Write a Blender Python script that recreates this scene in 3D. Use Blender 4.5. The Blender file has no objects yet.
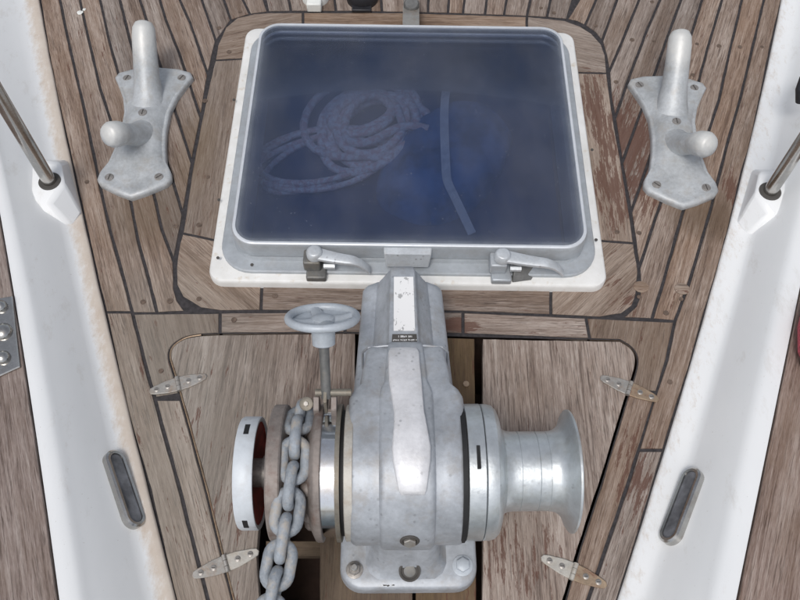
import bpy, bmesh, math, random
from mathutils import Vector, Matrix, noise
R = math.radians
sc = bpy.context.scene
COL = sc.collection
# ------------------------------------------------------------------ camera
H, F, PITCH, ROLL = 1.25, 800.0, R(60), R(0.8)
fwd = Vector((0, math.cos(PITCH), -math.sin(PITCH)))
r0 = Vector((1, 0, 0)); u0 = r0.cross(fwd)
RT = r0*math.cos(ROLL) + u0*math.sin(ROLL)
UP = u0*math.cos(ROLL) - r0*math.sin(ROLL)
cd = bpy.data.cameras.new('camera'); cam = bpy.data.objects.new('camera', cd); COL.objects.link(cam)
cd.sensor_width = 36; cd.lens = 36*F/800; cd.clip_start = .02; cd.clip_end = 3000
mw = Matrix.Identity(4)
for i, v in enumerate((RT, UP, -fwd)):
    for j in range(3): mw[j][i] = v[j]
mw[2][3] = H
cam.matrix_world = mw
sc.camera = cam
# ------------------------------------------------------------------ sky and sun
SUN_EL, SUN_AZ = R(62), R(200)
w = bpy.data.worlds.new('World'); sc.world = w; w.use_nodes = True
nt = w.node_tree; nt.nodes.clear()
wo = nt.nodes.new('ShaderNodeOutputWorld'); bg = nt.nodes.new('ShaderNodeBackground')
sky = nt.nodes.new('ShaderNodeTexSky'); sky.sky_type = 'NISHITA'; sky.sun_disc = False
sky.sun_elevation = SUN_EL; sky.sun_rotation = SUN_AZ; sky.air_density = 1; sky.dust_density = 3
hs = nt.nodes.new('ShaderNodeHueSaturation'); hs.inputs['Saturation'].default_value = .38
bg.inputs['Strength'].default_value = .13
nt.links.new(sky.outputs[0], hs.inputs['Color']); nt.links.new(hs.outputs[0], bg.inputs[0]); nt.links.new(bg.outputs[0], wo.inputs[0])
sd = bpy.data.lights.new('sun', 'SUN'); sd.energy = 1.4; sd.angle = R(18); sd.color = (1, .97, .93)
so = bpy.data.objects.new('sun', sd); COL.objects.link(so)
dv = Vector((math.sin(SUN_AZ)*math.cos(SUN_EL), math.cos(SUN_AZ)*math.cos(SUN_EL), math.sin(SUN_EL)))
so.rotation_euler = (-dv).to_track_quat('-Z', 'Y').to_euler()
sc.view_settings.view_transform = 'Standard'; sc.view_settings.look = 'None'
sc.view_settings.exposure = 0.03; sc.view_settings.gamma = 1
rnd = random.Random(7)

# ------------------------------------------------------------------ survey helper: a sight line met with a plane of height z
def P(x, y, z=0.0):
    d = fwd*F + RT*(x-400) - UP*(y-300); t = (z-H)/d.z
    return Vector((d.x*t, d.y*t, z))
def row(p):
    v = Vector(p) - Vector((0, 0, H)); return 300 - F*(v.dot(UP))/(v.dot(fwd))

# ------------------------------------------------------------------ materials
def mat(name):
    m = bpy.data.materials.new(name); m.use_nodes = True
    t = m.node_tree; b = t.nodes['Principled BSDF']
    return m, t, b
def N(t, typ, **kw):
    n = t.nodes.new(typ)
    for k, v in kw.items():
        if k in n.inputs.keys(): n.inputs[k].default_value = v
        else: setattr(n, k, v)
    return n
def L(t, a, b): t.links.new(a, b)
def ramp(t, src, stops, interp='LINEAR'):
    r = t.nodes.new('ShaderNodeValToRGB'); r.color_ramp.interpolation = interp
    e = r.color_ramp.elements
    while len(e) < len(stops): e.new(.5)
    for q, (p, c) in zip(e, stops):
        q.position = p; q.color = (c, c, c, 1) if isinstance(c, (int, float)) else (*c, 1)
    L(t, src, r.inputs[0]); return r.outputs[0]
def mixc(t, fac, a, b, mode='MIX'):
    m = t.nodes.new('ShaderNodeMix'); m.data_type = 'RGBA'; m.blend_type = mode
    for s, v in ((m.inputs[0], fac), (m.inputs[6], a), (m.inputs[7], b)):
        if isinstance(v, (int, float)): s.default_value = v
        elif isinstance(v, tuple): s.default_value = (*v, 1)
        else: L(t, v, s)
    return m.outputs[2]
def mth(t, op, a, b=None, clamp=False):
    m = t.nodes.new('ShaderNodeMath'); m.operation = op; m.use_clamp = clamp
    for s, v in ((m.inputs[0], a), (m.inputs[1], b)):
        if v is None: continue
        if isinstance(v, (int, float)): s.default_value = v
        else: L(t, v, s)
    return m.outputs[0]
def coord(t, scale, rand=True, src='Object'):
    tc = t.nodes.new('ShaderNodeTexCoord'); o = tc.outputs[src]
    if rand:
        oi = t.nodes.new('ShaderNodeObjectInfo')
        vm = t.nodes.new('ShaderNodeVectorMath'); vm.operation = 'ADD'
        cx = t.nodes.new('ShaderNodeCombineXYZ')
        for k, q in enumerate((37.0, 11.0, 5.0)): L(t, mth(t, 'MULTIPLY', oi.outputs['Random'], q), cx.inputs[k])
        L(t, o, vm.inputs[0]); L(t, cx.outputs[0], vm.inputs[1]); o = vm.outputs[0]
    mp = t.nodes.new('ShaderNodeMapping'); mp.inputs['Scale'].default_value = scale
    L(t, o, mp.inputs[0]); return mp.outputs[0]
def nz(t, scale, sc_=1.0, detail=4, rough=.6, rand=True, dist=0, src='Object'):
    n = t.nodes.new('ShaderNodeTexNoise'); n.inputs['Scale'].default_value = sc_
    n.inputs['Detail'].default_value = detail; n.inputs['Roughness'].default_value = rough
    n.inputs['Distortion'].default_value = dist
    L(t, coord(t, scale, rand, src), n.inputs['Vector']); return n.outputs[0]
def near(t, c, rx, ry):
    g = t.nodes.new('ShaderNodeNewGeometry'); sx = t.nodes.new('ShaderNodeSeparateXYZ'); L(t, g.outputs['Position'], sx.inputs[0])
    a = mth(t, 'DIVIDE', mth(t, 'SUBTRACT', sx.outputs[0], c[0]), rx); b = mth(t, 'DIVIDE', mth(t, 'SUBTRACT', sx.outputs[1], c[1]), ry)
    d = mth(t, 'ADD', mth(t, 'MULTIPLY', a, a), mth(t, 'MULTIPLY', b, b))
    return mth(t, 'SUBTRACT', 1.0, d, True)

def wood(name, light, mid, dark, cracks=.5, varnish=(), grime=(), pale=0.0, wavy=0.0):
    m, t, b = mat(name)
    g1 = nz(t, (9, 250, 250), detail=6, rough=.75, dist=.5)
    g2 = nz(t, (60, 760, 760), detail=3, rough=.7)
    g3 = nz(t, (2.5, 34, 34), detail=4, rough=.6, dist=wavy)
    bl = nz(t, (9, 15, 15), detail=5, rough=.65)
    s = mth(t, 'ADD', mth(t, 'MULTIPLY', g1, .42), mth(t, 'ADD', mth(t, 'MULTIPLY', g2, .26), mth(t, 'MULTIPLY', g3, .32)))
    c = ramp(t, s, [(.38, dark), (.485, mid), (.61, light)])
    # brown places where the silvered surface has gone
    c = mixc(t, ramp(t, bl, [(.45, 0.0), (.66, .7)]), c, mixc(t, .5, c, (.19, .125, .085)))
    c = mixc(t, ramp(t, nz(t, (2.2, 4, 4), detail=5, rough=.7), [(.50, 0.0), (.72, .35)]), c, (.135, .10, .078))
    # open pores and cracks
    pr = nz(t, (20, 430, 430), detail=4, rough=.6)
    area = ramp(t, nz(t, (8, 20, 20), detail=4), [(.36, .12), (.58, 1.0)])
    pm = mth(t, 'MULTIPLY', ramp(t, pr, [(.545, 0.0), (.64, 1.0)]), area)
    pm = mth(t, 'MULTIPLY', pm, cracks)
    ck = ramp(t, nz(t, (7, 140, 140), detail=3, dist=.4), [(.63, 0.0), (.69, 1.0)])
    pm = mth(t, 'MAXIMUM', pm, mth(t, 'MULTIPLY', ck, cracks*.8))
    c = mixc(t, mth(t, 'MULTIPLY', pm, .85), c, (.085, .058, .046))
    # open grain scoured along streaks and round the edges of boards
    at = N(t, 'ShaderNodeAttribute', attribute_name='rim')
    rm = mth(t, 'MULTIPLY', at.outputs['Fac'], ramp(t, nz(t, (25, 60, 60), detail=4), [(.40, 0.0), (.62, 1.0)]))
    c = mixc(t, mth(t, 'MULTIPLY', rm, .6), c, (.07, .05, .045))
    oi = t.nodes.new('ShaderNodeObjectInfo')
    hv = t.nodes.new('ShaderNodeHueSaturation'); L(t, c, hv.inputs['Color'])
    L(t, mth(t, 'ADD', mth(t, 'MULTIPLY', oi.outputs['Random'], .30), .84 + pale), hv.inputs['Value'])
    L(t, mth(t, 'ADD', mth(t, 'MULTIPLY', mth(t, 'FRACT', mth(t, 'MULTIPLY', oi.outputs['Random'], 7.3)), .45), .75), hv.inputs['Saturation'])
    c = hv.outputs[0]
    # grey mildew bloom over many boards, same from board to board
    wn = nz(t, (3.2, 3.2, 3.2), detail=5, rough=.65, rand=False, src='Object')
    for (cx, cy, rx, ry, amt, col) in grime:
        k = mth(t, 'MULTIPLY', near(t, (cx, cy), rx, ry), amt, True)
        c = mixc(t, k, c, mixc(t, .75, c, col))
    vf = None
    if varnish:
        fl = nz(t, (16, 120, 120), detail=6, rough=.78)
        for (cx, cy, rx, ry, amt) in varnish:
            k = mth(t, 'MULTIPLY', near(t, (cx, cy), rx, ry), amt)
            k = mth(t, 'ADD', k, mth(t, 'MULTIPLY', mth(t, 'SUBTRACT', fl, .5), 4.6))
            k = ramp(t, k, [(.50, 0.0), (.66, 1.0)])
            vf = k if vf is None else mth(t, 'MAXIMUM', vf, k)
        c = mixc(t, mth(t, 'MULTIPLY', vf, mth(t, 'ADD', mth(t, 'MULTIPLY', g1, .9), .3, True)), c, (.10, .042, .028))
    L(t, c, b.inputs['Base Color'])
    b.inputs['Roughness'].default_value = .78
    b.inputs['Specular IOR Level'].default_value = .3
    bp = t.nodes.new('ShaderNodeBump'); bp.inputs['Strength'].default_value = .55; bp.inputs['Distance'].default_value = .0012
    h = mth(t, 'SUBTRACT', s, mth(t, 'MULTIPLY', pm, .6)); L(t, h, bp.inputs['Height']); L(t, bp.outputs[0], b.inputs['Normal'])
    return m

def metal(name, col, metallic, rough, mottle=.12, pits=.0, stain=None, stain_amt=.3, scale=14, bump=.15):
    m, t, b = mat(name)
    n1 = nz(t, (scale,)*3, detail=6, rough=.65)
    n2 = nz(t, (scale*9,)*3, detail=3, rough=.6)
    s = mth(t, 'ADD', mth(t, 'MULTIPLY', n1, .7), mth(t, 'MULTIPLY', n2, .3))
    lo = tuple(c*(1-mottle*1.6) for c in col); hi = tuple(min(1, c*(1+mottle)) for c in col)
    c = ramp(t, s, [(.35, lo), (.65, hi)])
    if stain: c = mixc(t, mth(t, 'MULTIPLY', ramp(t, nz(t, (scale*1.7,)*3, detail=5, rough=.7), [(.5, 0.0), (.66, 1.0)]), stain_amt), c, stain)
    if pits:
        v = t.nodes.new('ShaderNodeTexVoronoi'); v.inputs['Scale'].default_value = 1; L(t, coord(t, (105,)*3), v.inputs['Vector'])
        sel = ramp(t, nz(t, (30,)*3, detail=2), [(.55, 0.0), (.62, 1.0)])
        pm = mth(t, 'MULTIPLY', mth(t, 'MULTIPLY', ramp(t, v.outputs['Distance'], [(.13, 1.0), (.28, 0.0)]), sel), pits)
        c = mixc(t, pm, c, (.12, .12, .125))
    L(t, c, b.inputs['Base Color'])
    b.inputs['Metallic'].default_value = metallic
    L(t, ramp(t, s, [(.3, max(rough-.08, .03)), (.7, rough+.1)]), b.inputs['Roughness'])
    if bump:
        bp = t.nodes.new('ShaderNodeBump'); bp.inputs['Strength'].default_value = bump; bp.inputs['Distance'].default_value = .002
        L(t, n2, bp.inputs['Height']); L(t, bp.outputs[0], b.inputs['Normal'])
    return m
def plain(name, col, rough=.6, metallic=0.0, var=.1, scale=30):
    m, t, b = mat(name)
    L(t, ramp(t, nz(t, (scale,)*3, detail=4), [(.35, tuple(c*(1-var) for c in col)), (.65, tuple(min(1, c*(1+var)) for c in col))]), b.inputs['Base Color'])
    b.inputs['Roughness'].default_value = rough; b.inputs['Metallic'].default_value = metallic
    return m
VAR = [(P(632,150).x, P(632,150).y, .085, .22, 1.0), (P(596,110).x, P(596,110).y, .04, .16, .85), (P(612,190).x, P(612,190).y, .05, .12, .9),
       (P(455,326).x, P(455,326).y, .05, .022, 1.3), (P(190,420).x, P(190,420).y, .04, .05, .4), (P(735,200).x, P(735,200).y, .03, .12, .8),
       (P(640,490).x, P(640,490).y, .05, .14, .62), (P(515,560).x, P(515,560).y, .11, .09, .50), (P(220,520).x, P(220,520).y, .06, .06, .40), (P(628,300).x, P(628,300).y, .05, .05, .5)]
GR = [(P(145,215).x, P(145,215).y, .10, .10, .8, (.12, .085, .055)), (P(120,500).x, P(120,500).y, .3, .5, .55, (.27, .27, .24)), (P(705,215).x, P(705,215).y, .09, .07, 1.0, (.10, .065, .04)),
      (P(195,150).x, P(195,150).y, .05, .16, .7, (.13, .085, .045))]
M = {}
M['teak'] = wood('weathered_teak', (.41, .345, .30), (.23, .172, .138), (.105, .072, .056), .9, VAR, GR)
M['trim'] = wood('trim_teak', (.365, .30, .25), (.235, .178, .14), (.125, .086, .063), .7, VAR, GR)
M['lid'] = wood('lid_teak', (.43, .36, .31), (.26, .195, .157), (.11, .074, .058), 1.0, VAR, GR[1:2], wavy=1.6)
M['cap'] = wood('cap_teak', (.42, .355, .32), (.25, .19, .165), (.11, .072, .057), .95, ())
M['centre'] = wood('oiled_brown_plank', (.135, .095, .055), (.095, .065, .038), (.05, .032, .02), .6, VAR[7:8])
M['caulk'] = plain('black_caulk', (.032, .028, .03), .75, var=.4, scale=120)
M['plug'] = plain('plug_wood', (.12, .085, .065), .8, var=.3, scale=200)
M['tipwear'] = metal('horn_casting', (.47, .49, .505), .2, .48, .16, .2, (.36, .33, .29), .45, scale=18, bump=.25)
_t = M['tipwear'].node_tree; _b = _t.nodes['Principled BSDF']; _src = _b.inputs['Base Color'].links[0].from_socket
_tc = _t.nodes.new('ShaderNodeTexCoord'); _sx = _t.nodes.new('ShaderNodeSeparateXYZ'); _t.links.new(_tc.outputs['Object'], _sx.inputs[0])
_k = mth(_t, 'ADD', _sx.outputs[2], mth(_t, 'MULTIPLY', nz(_t, (40,)*3, detail=5), .05))
_t.links.new(mixc(_t, mth(_t, 'MULTIPLY', ramp(_t, mth(_t, 'MULTIPLY', _k, 5), [(.52, 0.0), (.66, 1.0)]), .75), _src, (.66, .655, .63)), _b.inputs['Base Color'])
M['silver'] = metal('silver_painted_casting', (.405, .43, .465), .25, .46, .17, .35, (.31, .29, .27), .55)
M['polished'] = metal('worn_polished_alloy', (.76, .76, .78), .3, .5, .10, .4, (.5, .46, .42), .2, scale=20)
M['drum'] = metal('drum_alloy', (.60, .635, .655), .7, .36, .10, .25, (.42, .42, .38), .35, scale=16)
M['galv'] = metal('galvanised_cleat', (.47, .49, .505), .2, .48, .16, .2, (.36, .33, .29), .45, scale=18, bump=.25)
M['alu'] = metal('hatch_alloy', (.42, .45, .48), .3, .45, .1, .1, (.33, .31, .29), .3)
M['alulight'] = metal('hatch_lip_alloy', (.62, .65, .69), .2, .4, .06)
M['darkalu'] = metal('dark_cast_alloy', (.19, .19, .185), .5, .55, .25, 0, (.28, .25, .2), .5)
M['chain'] = metal('galvanised_chain', (.31, .34, .375), .15, .65, .24, .2, (.42, .38, .33), .95, scale=26, bump=.5)
M['bronze'] = metal('tarnished_cheek', (.27, .235, .215), .25, .6, .2, .2, (.14, .07, .05), .55, scale=16)
M['brass'] = metal('dull_bronze', (.235, .215, .18), .5, .55, .15, 0, (.2, .14, .09), .4, scale=40)
M['chrome'] = metal('chrome_drum', (.74, .75, .77), 1.0, .10, .04, 0, (.5, .42, .33), .35, scale=22, bump=0)
M['steel'] = metal('stainless_steel', (.50, .49, .47), 1.0, .2, .08, 0, (.3, .22, .16), .25, scale=30, bump=.05)
M['hinge'] = metal('hinge_steel', (.43, .41, .38), .6, .4, .12, .1, (.35, .22, .13), .45, scale=30)
M['hingebrass'] = metal('hinge_bronze', (.36, .27, .19), .5, .5, .2, .2, (.22, .11, .07), .7, scale=40)
M['cream'] = metal('cream_painted_alloy', (.47, .45, .41), .2, .5, .12, .2, (.38, .30, .22), .4, scale=40)
M['rustscrew'] = plain('screw_metal', (.33, .31, .29), .45, .6, .2, 200)
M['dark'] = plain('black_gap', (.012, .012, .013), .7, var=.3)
M['slot'] = plain('screw_slot', (.07, .065, .06), .8)
M['rubber'] = plain('black_rubber', (.018, .018, .022), .45, var=.3)
M['plastic'] = plain('white_plastic', (.74, .75, .72), .4, var=.04)
M['red'] = plain('red_antifoul', (.26, .035, .028), .6, var=.4, scale=60)
M['redcloth'] = plain('red_fabric', (.48, .075, .10), .9, var=.35, scale=240)
M['whitepaint'] = metal('white_painted_disc', (.60, .64, .68), .05, .45, .06, .2, (.4, .38, .36), .3)
M['wheel'] = metal('grey_painted_wheel', (.45, .49, .535), .1, .42, .08, 0, (.3, .3, .3), .2, scale=30, bump=.1)
M['handle'] = metal('handle_casting', (.56, .59, .62), .3, .42, .1, .5, (.4, .36, .32), .2, scale=30)
M['sticker'] = None
# white gelcoat with wear
m, t, b = mat('white_gelcoat'); M['gel'] = m
at = N(t, 'ShaderNodeAttribute', attribute_name='dirt')
n1 = nz(t, (95, 40, 95), detail=7, rough=.78); n2 = nz(t, (7, 2.5, 7), detail=5, rough=.6)
sp = nz(t, (230,)*3, detail=2)
k = mth(t, 'ADD', at.outputs['Fac'], mth(t, 'MULTIPLY', mth(t, 'SUBTRACT', n1, .5), 1.5)); k = mth(t, 'MULTIPLY', ramp(t, k, [(.35, 0.0), (.95, 1.0)]), mth(t, 'MINIMUM', mth(t, 'MULTIPLY', at.outputs['Fac'], 4), 1))
c = ramp(t, n2, [(.3, (.75, .765, .775)), (.7, (.81, .82, .825))])
c = mixc(t, mth(t, 'MULTIPLY', ramp(t, nz(t, (28, 9, 28), detail=7, rough=.75), [(.57, 0.0), (.72, 1.0)]), .35), c, (.50, .46, .41))
c = mixc(t, mth(t, 'MULTIPLY', ramp(t, n1, [(.56, 0.0), (.75, 1.0)]), mth(t, 'MINIMUM', mth(t, 'MULTIPLY', at.outputs['Fac'], 1.2), .35)), c, (.5, .46, .40))
c = mixc(t, mth(t, 'MULTIPLY', k, .72), c, mixc(t, nz(t, (35,)*3, detail=3), (.62, .54, .44), (.42, .29, .19)))
c = mixc(t, mth(t, 'MULTIPLY', ramp(t, sp, [(.72, 0.0), (.76, 1.0)]), .35), c, (.3, .25, .2))
L(t, c, b.inputs['Base Color']); b.inputs['Roughness'].default_value = .3
bp = N(t, 'ShaderNodeBump'); bp.inputs['Strength'].default_value = .12; bp.inputs['Distance'].default_value = .003; L(t, n2, bp.inputs['Height']); L(t, bp.outputs[0], b.inputs['Normal'])
# white hatch base
m, t, b = mat('white_hatch_base'); M['hbase'] = m
c = ramp(t, nz(t, (25,)*3, detail=5), [(.3, (.66, .655, .63)), (.7, (.78, .78, .77))])
c = mixc(t, ramp(t, nz(t, (60,)*3, detail=4), [(.60, 0.0), (.75, .5)]), c, (.50, .40, .27))
L(t, c, b.inputs['Base Color']); b.inputs['Roughness'].default_value = .5
# peeling white sticker on the cover
m, t, b = mat('peeling_white_label'); M['sticker'] = m
k = ramp(t, nz(t, (90, 55, 90), detail=4, rough=.7), [(.58, 0.0), (.61, 1.0)])
c = mixc(t, k, (.80, .80, .80), (.40, .40, .40)); L(t, c, b.inputs['Base Color']); b.inputs['Roughness'].default_value = .5
# hazy tinted acrylic
m, t, b = mat('smoked_acrylic'); M['glass'] = m; t.nodes.remove(b)
out = t.nodes['Material Output']
tr = N(t, 'ShaderNodeBsdfTransparent'); tr.inputs[0].default_value = (.63, .68, .78, 1)
df = N(t, 'ShaderNodeBsdfDiffuse')
L(t, ramp(t, nz(t, (6, 3, 6), detail=5, rough=.6), [(.38, (.055, .085, .175)), (.62, (.16, .18, .25))]), df.inputs[0])
gl = N(t, 'ShaderNodeBsdfGlossy'); gl.inputs['Roughness'].default_value = .14
fr = N(t, 'ShaderNodeFresnel'); fr.inputs['IOR'].default_value = 1.42
at = N(t, 'ShaderNodeAttribute', attribute_name='edge')
hz = mth(t, 'ADD', mth(t, 'MULTIPLY', nz(t, (5,)*3, detail=6, rough=.7), .36), .04)
m1 = N(t, 'ShaderNodeMixShader'); L(t, hz, m1.inputs[0]); L(t, tr.outputs[0], m1.inputs[1]); L(t, df.outputs[0], m1.inputs[2])
_v = t.nodes.new('ShaderNodeTexVoronoi'); _v.inputs['Scale'].default_value = 1; L(t, coord(t, (190,)*3), _v.inputs['Vector'])
ds = mth(t, 'MULTIPLY', ramp(t, _v.outputs['Distance'], [(.08, 1.0), (.16, 0.0)]), ramp(t, nz(t, (45,)*3, detail=2), [(.56, 0.0), (.66, .8)]))
m3 = N(t, 'ShaderNodeMixShader'); df2 = N(t, 'ShaderNodeBsdfDiffuse'); df2.inputs[0].default_value = (.30, .33, .37, 1)
ek = mth(t, 'MULTIPLY', at.outputs['Fac'], mth(t, 'ADD', mth(t, 'MULTIPLY', nz(t, (14,)*3, detail=5), 1.0), .1), True)
ek = mth(t, 'MAXIMUM', ek, ds)
L(t, ek, m3.inputs[0]); L(t, m1.outputs[0], m3.inputs[1]); L(t, df2.outputs[0], m3.inputs[2])
m2 = N(t, 'ShaderNodeMixShader'); L(t, fr.outputs[0], m2.inputs[0]); L(t, m3.outputs[0], m2.inputs[1]); L(t, gl.outputs[0], m2.inputs[2])
L(t, m2.outputs[0], out.inputs[0])
# things under the glass
M['bag'] = plain('blue_sailcloth', (.09, .19, .40), .8, var=.45, scale=14)
M['mattress'] = plain('navy_cushion', (.045, .065, .14), .9, var=.3, scale=8)
M['well'] = plain('dark_hatch_well', (.13, .085, .085), .6, var=.4, scale=6)
M['strap'] = plain('grey_webbing', (.88, .90, .93), .9, var=.1, scale=60)
m, t, b = mat('flecked_rope'); M['rope'] = m
c = ramp(t, nz(t, (90,)*3, detail=3), [(.42, (.93, .93, .95)), (.60, (.80, .58, .58))])
L(t, c, b.inputs['Base Color']); b.inputs['Roughness'].default_value = .9
m, t, b = mat('harbour_water'); M['water'] = m
b.inputs['Base Color'].default_value = (.03, .05, .055, 1); b.inputs['Roughness'].default_value = .08
bp = N(t, 'ShaderNodeBump'); bp.inputs['Strength'].default_value = .4; bp.inputs['Distance'].default_value = .05
L(t, nz(t, (3, 3, 3), detail=4, src='Object'), bp.inputs['Height']); L(t, bp.outputs[0], b.inputs['Normal'])

# ------------------------------------------------------------------ mesh helpers
class MB:
    def __init__(s): s.v = []; s.f = []
    def add(s, vs, fs):
        o = len(s.v); s.v += [Vector(v) for v in vs]; s.f += [tuple(i+o for i in f) for f in fs]; return s
    def box(s, x0, x1, y0, y1, z0, z1):
        return s.add([(x0,y0,z0),(x1,y0,z0),(x1,y1,z0),(x0,y1,z0),(x0,y0,z1),(x1,y0,z1),(x1,y1,z1),(x0,y1,z1)],
                     [(3,2,1,0),(4,5,6,7),(0,1,5,4),(1,2,6,5),(2,3,7,6),(3,0,4,7)])
    def loft(s, rings, cu=True, cap=True, closed=False):
        n = len(rings[0]); vs = [p for r in rings for p in r]; fs = []
        k = len(rings)
        for i in range(k if closed else k-1):
            a = i*n; b_ = ((i+1) % k)*n
            for j in range(n if cu else n-1):
                fs.append((a+j, a+(j+1) % n, b_+(j+1) % n, b_+j))
        if cap and not closed:
            fs.append(tuple(reversed(range(n)))); fs.append(tuple(range((k-1)*n, k*n)))
        return s.add(vs, fs)
    def prism(s, poly, z0, z1, ch=0.0):
        rs = [[(x, y, z0) for x, y in poly]]
        if ch:
            rs.append([(x, y, z1-ch) for x, y in poly]); rs.append([(x, y, z1) for x, y in inset(poly, ch)])
        else: rs.append([(x, y, z1) for x, y in poly])
        return s.loft(rs)
    def tube(s, pts, rad, n=12, closed=False, cap=True, up=None, flat=1.0):
        pts = [Vector(p) for p in pts]; k = len(pts); rings = []
        if isinstance(rad, (int, float)): rad = [rad]*k
        prev = None
        for i, p in enumerate(pts):
            if closed: d = pts[(i+1) % k] - pts[i-1]
            else: d = pts[min(i+1, k-1)] - pts[max(i-1, 0)]
            d.normalize()
            if prev is None:
                u = Vector(up) if up else (Vector((0, 0, 1)) if abs(d.z) < .9 else Vector((1, 0, 0)))
            else: u = prev
            u = (u - d*u.dot(d)).normalized(); prev = u; v = d.cross(u)
            rings.append([p + (u*math.cos(a)*flat + v*math.sin(a))*rad[i] for a in (2*math.pi*j/n for j in range(n))])
        return s.loft(rings, True, cap, closed)
    def lathe(s, prof, c, axis=(1, 0, 0), n=56, cap=True):
        ax = Vector(axis).normalized(); u = Vector((0, 0, 1)) if abs(ax.z) < .9 else Vector((0, 1, 0))
        u = (u - ax*u.dot(ax)).normalized(); v = ax.cross(u); c = Vector(c)
        return s.loft([[c + ax*a + (u*math.cos(q)+v*math.sin(q))*r for q in (2*math.pi*j/n for j in range(n))] for a, r in prof], True, cap)
    def cyl(s, p, axis, r, h, n=20, ch=0.0):
        if ch: return s.lathe([(0, r), (h-ch, r), (h, r-ch)], p, axis, n)
        return s.lathe([(0, r), (h, r)], p, axis, n)
    def hull(s, pts):
        bm = bmesh.new()
        for p in pts: bm.verts.new(p)
        bmesh.ops.convex_hull(bm, input=bm.verts[:]); bm.verts.index_update()
        s.add([v.co.copy() for v in bm.verts], [[v.index for v in f.verts] for f in bm.faces]); bm.free(); return s
def area2(p): return sum(p[i-1][0]*p[i][1]-p[i][0]*p[i-1][1] for i in range(len(p)))
def inset(poly, g):
    sgn = 1 if area2(poly) > 0 else -1; out = []; n = len(poly)
    for i in range(n):
        a, b_, c_ = Vector(poly[i-1][:2]), Vector(poly[i][:2]), Vector(poly[(i+1) % n][:2])
        e1 = (b_-a).normalized(); e2 = (c_-b_).normalized()
        n1 = Vector((-e1.y, e1.x))*sgn; n2 = Vector((-e2.y, e2.x))*sgn
        h = n1+n2
        if h.length < 1e-4: h = n1
        h.normalize(); q = g/max(h.dot(n1), .14)
        out.append((b_.x+h.x*q, b_.y+h.y*q))
    return out
def rrect(x0, x1, y0, y1, r, n=6):
    out = []
    for cx, cy, a0 in ((x1-r, y1-r, 0), (x0+r, y1-r, 90), (x0+r, y0+r, 180), (x1-r, y0+r, 270)):
        for k in range(n+1):
            a = R(a0+90*k/n); out.append((cx+r*math.cos(a), cy+r*math.sin(a)))
    return out
WP = {}
def thing(name, label, cat, loc=(0, 0, 0), group=None):
    o = bpy.data.objects.new(name, None); COL.objects.link(o); o.location = loc; o.empty_display_size = .05
    o['label'] = label; o['category'] = cat
    if group: o['group'] = group
    WP[o.name] = Vector(loc); return o
def obj(name, mb, mt, parent=None, bev=0, ang=38, kind=None, label=None, cat=None, loc=None):
    base = WP[parent.name] if parent else Vector(loc or (0, 0, 0))
    me = bpy.data.meshes.new(name); me.from_pydata([v-base for v in mb.v], [], mb.f)
    bm = bmesh.new(); bm.from_mesh(me)
    bmesh.ops.recalc_face_normals(bm, faces=bm.faces[:]); bm.to_mesh(me); bm.free()
    for p in me.polygons: p.use_smooth = True
    me.set_sharp_from_angle(angle=R(ang)); me.materials.append(mt); me.update()
    o = bpy.data.objects.new(name, me); COL.objects.link(o); WP[o.name] = base
    if parent: o.parent = parent
    else: o.location = base
    if bev:
        bv = o.modifiers.new('bevel', 'BEVEL'); bv.width = bev; bv.segments = 2; bv.limit_method = 'ANGLE'; bv.angle_limit = R(40)
    if kind: o['kind'] = kind
    if label: o['label'] = label
    if cat: o['category'] = cat
    return o
def copy_tree(o, parent=None):
    c = o.copy(); COL.objects.link(c); c.parent = parent; WP[c.name] = WP[o.name]
    for ch in [q for q in COL.objects if q.parent == o]: copy_tree(ch, c)
    return c

# ------------------------------------------------------------------ hull curves, x as a function of y (metres)
def poly(c): return lambda y: c[0]*y*y+c[1]*y+c[2]
DL = poly((.0253, -.4369, -.2374)); FL = poly((.0185, -.4291, -.269)); RL = poly((-.0470, -.3510, -.3563)); CL = poly((-.0347, -.3521, -.3921))
DR = poly((-.0401, .4803, .2292)); FR = poly((-.050, .4985, .2620)); RR = poly((.0136, .4034, .3477)); CR = poly((0, .4119, .3849))
Y0, Y1 = .035, 1.77

# water and hull sides
obj('water', MB().add([(-400, -400, -1.2), (400, -400, -1.2), (400, 400, -1.2), (-400, 400, -1.2)], [(0, 1, 2, 3)]), M['water'], kind='structure')

# ------------------------------------------------------------------ deck: caulk sheet with openings
deck = obj('deck', MB(), M['caulk'], kind='structure')
def sheet(name, outer, holes, z, mt, parent):
    bm = bmesh.new()
    for lp in [outer]+holes:
        vs = [bm.verts.new((x, y, z)) for x, y in lp]
        for i in range(len(vs)): bm.edges.new((vs[i-1], vs[i]))
    bmesh.ops.triangle_fill(bm, edges=bm.edges[:], use_beauty=True)
    bm.verts.index_update(); mb = MB().add([v.co.copy() for v in bm.verts], [[v.index for v in f.verts] for f in bm.faces]); bm.free()
    return obj(name, mb, mt, parent)
ys = [Y0 + (Y1-Y0)*i/20 for i in range(21)]
outer = [(DL(y)-.02, y) for y in ys] + [(DR(y)+.02, y) for y in reversed(ys)]
hatch_hole = [(-.30, .79), (.326, .79), (.326, 1.355), (-.30, 1.355)]
def pxl(pts, z=0.0): return [tuple(P(x, y, z)[:2]) for x, y in pts]
LL = [(233, 600), (220, 547), (207, 493), (190, 430), (182, 402), (176, 380), (172, 367), (168.5, 356), (171, 346), (184, 337), (200, 334.5), (220, 333.5)]
LR = [(620, 340), (632, 347), (637.5, 357), (636, 370), (630, 388), (624, 407), (603, 477), (580, 547), (567, 593)]
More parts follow.
